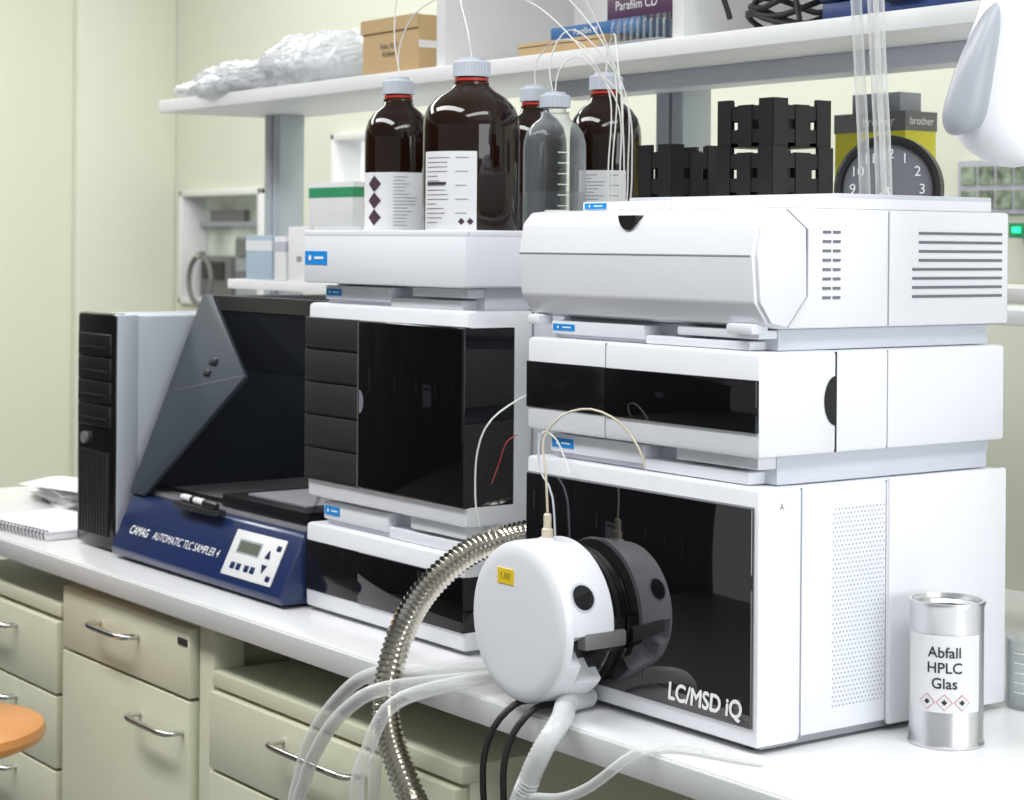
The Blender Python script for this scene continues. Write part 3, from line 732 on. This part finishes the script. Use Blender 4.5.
for i, (kx, kz) in enumerate([(-1.012, .066), (-1.034, .052), (-1.034, .034), (-1.012, .020)]):
    if i in (1, 2):
        prism(g, 'arrow_%d' % i, [(kx-.007, kz-.004), (kx+.007, kz-.004), (kx, kz+.008)] if i == 1 else [(kx-.007, kz+.004), (kx+.007, kz+.004), (kx, kz-.008)], 'Z', .003, .0045, 'navy', 0, S)
    else: box(g, 'key_r%d' % i, kx-.006, kx+.006, kz-.004, kz+.004, .003, .0045, 'navy', .001, S)
text(g, 'maker_text', 'CAMAG', None, 'whiteink', width=.066, size=.020, shear=.2, bold=.0003, mtx=S @ Matrix.Translation((-1.452, .036, .0006)))
text(g, 'product_text', 'AUTOMATIC TLC SAMPLER 4', None, 'whiteink', width=.225, size=.018, shear=.2, mtx=S @ Matrix.Translation((-1.290, .036, .0006)))
hv = Vector((0, 0.132, 0.326)); hl = hv.length; hu = hv/hl; hn = Vector((0, -hu.z, hu.y))
Hm = Matrix(((1, 0, 0, 0), (0, hu.y, hn.y, 0.028), (0, hu.z, hn.z, 1.003), (0, 0, 0, 1)))
prism(g, 'hood_left_side', [(0.030, 1.003), (0.16, 1.328), (0.48, 1.328), (0.48, 1.003)], 'X', X0, X0+.008, 'slate')
prism(g, 'hood_left_face', [(X0, 0), (X0, hl), (X0+.03, hl), (-1.29, hl*.62), (X0+.05, hl*.0)], 'Z', -.002, .006, 'slate', .001, Hm)
sweep(g, 'face_fold', [Hm @ Vector((X0+.004, hl*.50, .0062)), Hm @ Vector((-1.30, hl*.62, .0062))], .0008, 'grey2', 6, .05)
prism(g, 'hood_window', [(X0+.04, .012), (X1, .012), (X1, hl), (X0+.03, hl)], 'Z', -.006, -.003, 'smoke', 0, Hm)
prism(g, 'hood_upper_window', [(X0+.03, hl*.66), (X1, hl*.66), (X1, hl), (X0+.03, hl)], 'Z', -.012, -.009, 'smoke', 0, Hm)
prism(g, 'hood_top_band', [(X0+.03, hl*.93), (X1, hl*.93), (X1, hl), (X0+.03, hl)], 'Z', -.003, .001, 'blkgloss', 0, Hm)
for i, (lx0, lx1, l0, l1) in enumerate([(-1.418, -1.395, .655, .69), (-1.424, -1.405, .60, .630)]):
    box(g, 'hood_latch_%d' % i, lx0, lx1, hl*l0, hl*l1, .006, .010, 'black', .002, Hm)
box(g, 'hood_top', X0, X1, 0.162, 0.48, 1.322, 1.330, 'smoke', .002)
box(g, 'hood_top_edge', X0, X1, 0.158, 0.168, 1.320, 1.331, 'darkgrey', .002)
box(g, 'hood_back', X0, X1, 0.475, 0.482, 1.003, 1.325, 'inner')
prism(g, 'hood_right_side', [(0.030, 1.003), (0.16, 1.328), (0.48, 1.328), (0.48, 1.003)], 'X', X1-.004, X1, 'smoke')
box(g, 'inner_deck', X0+.01, X1-.008, 0.045, 0.47, 1.0035, 1.010, 'inner')
box(g, 'plate_stage', -1.26, -1.0, 0.050, 0.30, 1.010, 1.030, 'darkgrey', .003)
box(g, 'glass_plate', -1.22, -1.04, 0.075, 0.28, 1.0302, 1.033, 'label')
box(g, 'stage_rail', X0+.04, X1-.02, 0.055, 0.067, 1.010, 1.018, 'steel', .001)
box(g, 'gantry_rail', X0+.05, X1-.02, 0.36, 0.40, 1.17, 1.20, 'grey2', .004)
box(g, 'gantry_head', -1.16, -1.10, 0.30, 0.36, 1.08, 1.27, 'darkgrey', .006)
box(g, 'lower_housing', -1.42, -1.28, 0.32, 0.46, 1.010, 1.11, 'grey2', .006)
lathe(g, 'syringe_rod', [(0, 1.09), (.003, 1.09), (.003, 1.29), (0, 1.29)], (-1.145, .28, 0), 'steel', n=10)
sweep(g, 'tubing_loop', [(-1.09, .165, 1.26), (-1.115, .16, 1.22), (-1.12, .155, 1.17), (-1.095, .15, 1.135), (-1.05, .145, 1.12), (-1.01, .145, 1.125)], .0018, 'whiteink', 6, .01)
lathe(g, 'tubing_ferrule', [(0, 0), (.006, .001), (.006, .006), (0, .007)], (-1.01, .145, 1.122), 'whiteink', n=12)
g = G('marker_pen', (-1.25, .04, 1.02))
P = Matrix.Translation((-1.27, .018, 1.0185)) @ Matrix.Rotation(math.radians(-4), 4, 'Z')
lathe(g, 'barrel', [(0, -.07), (.0045, -.07), (.0055, -.06), (.0055, .02), (0, .02)], (0, 0, 0), 'label', 'X', 16, P)
lathe(g, 'cap', [(0, .02), (.0062, .02), (.0062, .055), (.004, .065), (0, .065)], (0, 0, 0), 'black', 'X', 16, P)
lathe(g, 'grip', [(.0056, -.03), (.0058, -.029), (.0058, -.018), (.0056, -.017)], (0, 0, 0), 'black', 'X', 16, P)
box(g, 'rest', -1.345, -1.20, .008, .026, 1.0035, 1.0125, 'darkgrey', .001)

# ------------------------------------------------------------------ PC tower
g = G('computer_tower', (-1.64, 0.2, 0.9))
px0, px1 = -1.715, -1.558
box(g, 'case', px0+.003, px1, 0.028, 0.46, 0.905, 1.296, 'silver', .006)
box(g, 'bezel', px0, px1-.002, 0.008, 0.034, 0.903, 1.298, 'blkgloss', .007)
box(g, 'bezel_strip', px1-.008, px1+.001, 0.012, 0.05, 0.905, 1.297, 'silver', .004)
for i in range(4):
    z = 1.245-i*.040
    box(g, 'bay_%d' % i, px0+.012, px1-.016, 0.0045, 0.010, z-.018, z+.018, 'black', .002)
    box(g, 'bay_line_%d' % i, px0+.02, px1-.03, 0.0035, 0.005, z-.006, z-.003, 'darkgrey')
lathe(g, 'badge', [(0, .002), (.010, .002), (.010, .008), (0, .008)], (px0+.04, 0, 1.085), 'grey2', 'Y', 24)
multibox(g, 'grille', [(px0+.02+i*.012, px0+.026+i*.012, 0.0035, 0.009, 0.925, 1.065) for i in range(10)], 'darkgrey')
box(g, 'foot', px0+.01, px1-.01, 0.04, 0.44, 0.9003, 0.906, 'rubber')

g = G('spiral_notebook', (-1.93, .03, .9))
N = Matrix.Translation((-1.90, .045, .9005)) @ Matrix.Rotation(math.radians(6), 4, 'Z')
box(g, 'pages', -.14, .14, -.09, .09, 0, .012, 'paper', .001, N)
box(g, 'cover', -.142, .142, -.092, .092, .012, .0135, 'labelgrey', .0005, N)
box(g, 'top_sheet', -.13, .13, -.085, .08, .0135, .014, 'paper', 0, N)
for k in range(22):
    xx = -.135+k*.0128
    sweep(g, 'coil_%d' % k, [N @ Vector((xx, -.088+.006*math.cos(a), .0095+.008*math.sin(a))) for a in [i*math.pi/3 for i in range(7)]], .0011, 'ink', 5, .004)
g = G('paper_stack', (-2.1, .2, .9))
for k in range(7):
    Nn = Matrix.Translation((-2.21+random.uniform(-.01, .01), .27+random.uniform(-.01, .01), .9006+k*.004)) @ Matrix.Rotation(random.uniform(-.3, .3), 4, 'Z')
    box(g, 'sheet_%d' % k, -.135, .135, -.10, .10, 0, .0035, 'paper', 0, Nn)
bm = bmesh.new(); bmesh.ops.create_grid(bm, x_segments=16, y_segments=12, size=1)
for v in bm.verts:
    x, y = v.co.x, v.co.y
    v.co = Vector((-2.13+x*.17, .25+y*.11, .932+.008*max(0, x)**2+.010*abs(math.sin(2*y+x))**2))
bmfin(bm, 'curled_sheet', 'paper', g, True)

# ------------------------------------------------------------------ hoses
g = G('metal_flex_hose', (-.5, -.05, .95))
def rib(i, s): return 0.0138 + (0.0034 if i % 2 else 0)
sweep(g, 'hose', [(-.50, .30, 1.00), (-.505, .20, 1.045), (-.515, .12, 1.058), (-.527, .05, 1.050), (-.532, -.005, 1.030), (-.530, -.06, .992), (-.512, -.105, .945), (-.492, -.135, .885), (-.470, -.14, .835), (-.430, -.14, .785), (-.385, -.14, .735), (-.36, -.10, .60), (-.36, .0, .40)], .015, 'hose', 20, .0034, rib)
g = G('drain_tubing', (-.5, -.1, .9))
def tb(nm, pts, r=.0085): sweep(g, nm, pts, r, 'tube', 14, .012)
tb('tube_1', [(-.42, .08, .912), (-.425, -.02, .912), (-.44, -.075, .916), (-.4925, -.112, .914), (-.565, -.12, .893), (-.63, -.12, .852), (-.685, -.12, .80), (-.715, -.12, .745), (-.728, -.12, .66), (-.70, -.08, .4)], .0085)
tb('tube_2', [(-.405, .07, .910), (-.405, -.03, .912), (-.42, -.09, .912), (-.46, -.165, .903), (-.52, -.175, .868), (-.58, -.17, .82), (-.635, -.16, .76), (-.665, -.15, .68), (-.65, -.1, .4)], .0085)
tb('tube_3', [(-.39, .06, .910), (-.385, -.03, .914), (-.395, -.09, .915), (-.425, -.165, .895), (-.450, -.185, .84), (-.467, -.19, .77), (-.47, -.16, .60), (-.45, -.1, .4)], .0085)
tb('tube_4', [(-.44, .07, .911), (-.455, -.02, .913), (-.475, -.085, .908), (-.520, -.100, .88), (-.545, -.11, .82), (-.555, -.11, .70), (-.54, -.1, .4)], .0075)
tb('bench_tube', [(.03, -.022, .906), (-.0, -.036, .907), (-.04, -.048, .907), (-.065, -.065, .907), (-.08, -.097, .900), (-.115, -.125, .864), (-.16, -.13, .842), (-.22, -.13, .826), (-.28, -.12, .78), (-.30, -.1, .6)], .0055)
g = G('corrugated_hose', (-.17, -.1, .9))
def rib2(i, s): return 0.0108 + (0.0014 if i % 2 else 0)
sweep(g, 'hose_1', [(-.262, -.012, .914), (-.245, -.055, .916), (-.205, -.095, .910), (-.200, -.122, .885), (-.214, -.13, .85), (-.236, -.13, .80), (-.25, -.12, .70), (-.25, -.08, .5)], .012, 'tubec', 16, .0026, rib2)
g = G('power_cable', (-.3, -.1, .9))
sweep(g, 'cable_1', [(-.315, -.0, .905), (-.300, -.05, .908), (-.298, -.09, .907), (-.311, -.115, .87), (-.312, -.12, .80), (-.30, -.10, .6), (-.29, .1, .3)], .0038, 'rubber', 10, .01)
sweep(g, 'cable_2', [(-.295, -.0, .905), (-.275, -.05, .908), (-.265, -.09, .907), (-.274, -.115, .87), (-.273, -.12, .80), (-.26, -.10, .6), (-.25, .1, .3)], .0038, 'rubber', 10, .01)

# ------------------------------------------------------------------ tin can, beaker, right edge items
tc_ = (0.065, 0.208)
g = G('waste_tin', (*tc_, .9)); z0 = .9005; H = .150; R = .0385
lathe(g, 'body', [(0, 0), (R+.0012, 0), (R+.0015, .002), (R, .005), (R, H-.006), (R+.0015, H-.003), (R+.0012, H), (R-.002, H), (R-.003, H-.004), (R-.003, H-.006), (R-.006, H-.010), (R-.006, .004), (0, .004)], (tc_[0], tc_[1], z0), 'tin', n=64)
lathe(g, 'inside', [(R-.0065, H-.012), (R-.0065, .01), (0, .01)], (tc_[0], tc_[1], z0), 'darkgrey', n=48)
a = face_ang(tc_)
patch(g, 'paper_label', tc_, R+.0005, a-1.25, a+1.0, z0+.038, z0+.118, 'label')
for i, (t_, zz) in enumerate([('Abfall', .100), ('HPLC', .084), ('Glas', .068)]):
    wrap_text(g, 'label_text_%d' % i, t_, tc_, R+.0009, a-.05, z0+zz, 'ink', size=.0155, bold=.0002)
for k in range(3):
    for nm, hh, mm, of in (('diamond', .0085, 'hazard', .0008), ('diamond_in', .0076, 'label', .0011), ('symbol', .003, 'ink', .0014)):
        bm = bmesh.new(); vs = []
        for (dx, dz) in [(-hh, 0), (0, -hh), (hh, 0), (0, hh)]:
            aa = a-.05+(-.018+.018*k+dx)/R
            vs.append(bm.verts.new((tc_[0]+(R+of)*math.cos(aa), tc_[1]+(R+of)*math.sin(aa), z0+.049+dz)))
        bm.faces.new(vs); bmfin(bm, '%s_%d' % (nm, k), mm, g)
bk = (.016, .414)
g = G('glass_beaker', (*bk, .9))
lathe(g, 'wall', [(0, 0), (.032, 0), (.034, .003), (.034, .074), (.036, .078), (.034, .078), (.032, .074), (.032, .004), (0, .004)], (bk[0], bk[1], .9005), 'clear', n=40)
for k in range(5): patch(g, 'tick_%d' % k, bk, .0344, face_ang(bk)-.8, face_ang(bk)-.2, .92+k*.011, .921+k*.011, 'whiteink', 4)

g = G('vacuum_pump', (.15, .7, .9))
box(g, 'body', 0.02, .34, 0.62, .92, .9005, 1.08, 'black', .01)
box(g, 'top_block', 0.05, .30, 0.64, .90, 1.08, 1.22, 'darkgrey', .01)
lathe(g, 'motor', [(0, .58), (.05, .58), (.055, .59), (.055, .63), (0, .63)], (.12, 0, 1.0), 'black', 'Y', 32)
for k in range(7):
    sweep(g, 'cable_%d' % k, [(.03+.01*k, .60, 1.22), (-.02+.008*k, .50-.004*k, 1.19+.01*math.sin(k)), (-.02+.01*k, .49, 1.10-.015*k), (.01+.012*k, .51, 1.02), (.03+.016*k, .55, .94), (.05+.01*k, .60, .91)], .0045, 'rubber', 8, .015)
g = G('bench_monitor', (.12, .8, 1.25))
box(g, 'housing', .025, .42, .66, .72, 1.225, 1.36, 'offwhite', .01)
box(g, 'screen', .04, .405, .655, .661, 1.245, 1.345, 'darkgrey', .002)
box(g, 'stand', .07, .14, .68, .715, 1.2205, 1.226, 'grey')

g = G('wall_poster', (-1.23, 1.79, 1.55))
box(g, 'sheet', -1.31, -1.12, 1.790, 1.798, 1.49, 1.60, 'labelgrey')
multibox(g, 'picture', [(-1.30+i*.047, -1.262+i*.047, 1.787, 1.790, 1.500+j*.05, 1.538+j*.05) for i in range(4) for j in range(2)], 'blurgreen')
g = G('exit_sign', (-1.05, 1.79, 1.47))
box(g, 'housing', -1.15, -1.03, 1.76, 1.799, 1.44, 1.47, 'green')
box(g, 'lamp', -1.14, -1.12, 1.757, 1.76, 1.45, 1.462, 'greenled')

# ------------------------------------------------------------------ lights
def area(nm, loc, rot, sx, sy, p, col=(1, 1, 1)):
    L = bpy.data.lights.new(nm, 'AREA'); L.shape = 'RECTANGLE'; L.size = sx; L.size_y = sy; L.energy = p; L.color = col
    o = bpy.data.objects.new(nm, L); COL.objects.link(o); o.location = loc; o.rotation_euler = rot; return o
area('ceiling_light_1', (-1.2, -1.2, 2.95), (0, 0, 0), 2.6, 0.5, 64, (.98, .99, 1))
area('ceiling_light_2', (1.2, -0.6, 2.95), (0, 0, 0), 0.6, 2.4, 46, (.96, .98, 1))
area('ceiling_light_3', (-3.6, -0.2, 2.95), (0, 0, 0), 0.8, 2.4, 66, (.99, 1, .99))
area('ceiling_light_4', (-1.6, 1.35, 2.95), (0, 0, 0), 2.6, 0.3, 26, (.99, 1, .99))
area('window_daylight_right', (3.6, 0.0, 1.7), (0, math.radians(90), 0), 1.6, 2.4, 52, (.93, .97, 1))
w = bpy.data.worlds.new('World'); scene.world = w; w.use_nodes = True
bg = w.node_tree.nodes['Background']; bg.inputs[0].default_value = (.94, .97, 1, 1); bg.inputs[1].default_value = 0.38

# ------------------------------------------------------------------ camera
cd = bpy.data.cameras.new('camera'); co = bpy.data.objects.new('camera', cd); COL.objects.link(co)
cd.sensor_width = 36; cd.lens = 1969/1024*36; cd.shift_y = -156/1024
th = math.radians(0.45)
Rr = Vector((.5883, .8087, 0)).normalized(); Ff = Vector((-.8087, .5883, 0)).normalized(); Z = Vector((0, 0, 1))
r_ = Rr*math.cos(th)+Z*math.sin(th); u_ = Z*math.cos(th)-Rr*math.sin(th); b_ = -Ff
co.matrix_world = Matrix(((r_.x, u_.x, b_.x, CAM.x), (r_.y, u_.y, b_.y, CAM.y), (r_.z, u_.z, b_.z, CAM.z), (0, 0, 0, 1)))
cd.dof.use_dof = True; cd.dof.focus_distance = 2.2; cd.dof.aperture_fstop = 11
cd.clip_start = 0.05
scene.camera = co
scene.view_settings.view_transform = 'Standard'
scene.view_settings.exposure = 0.0
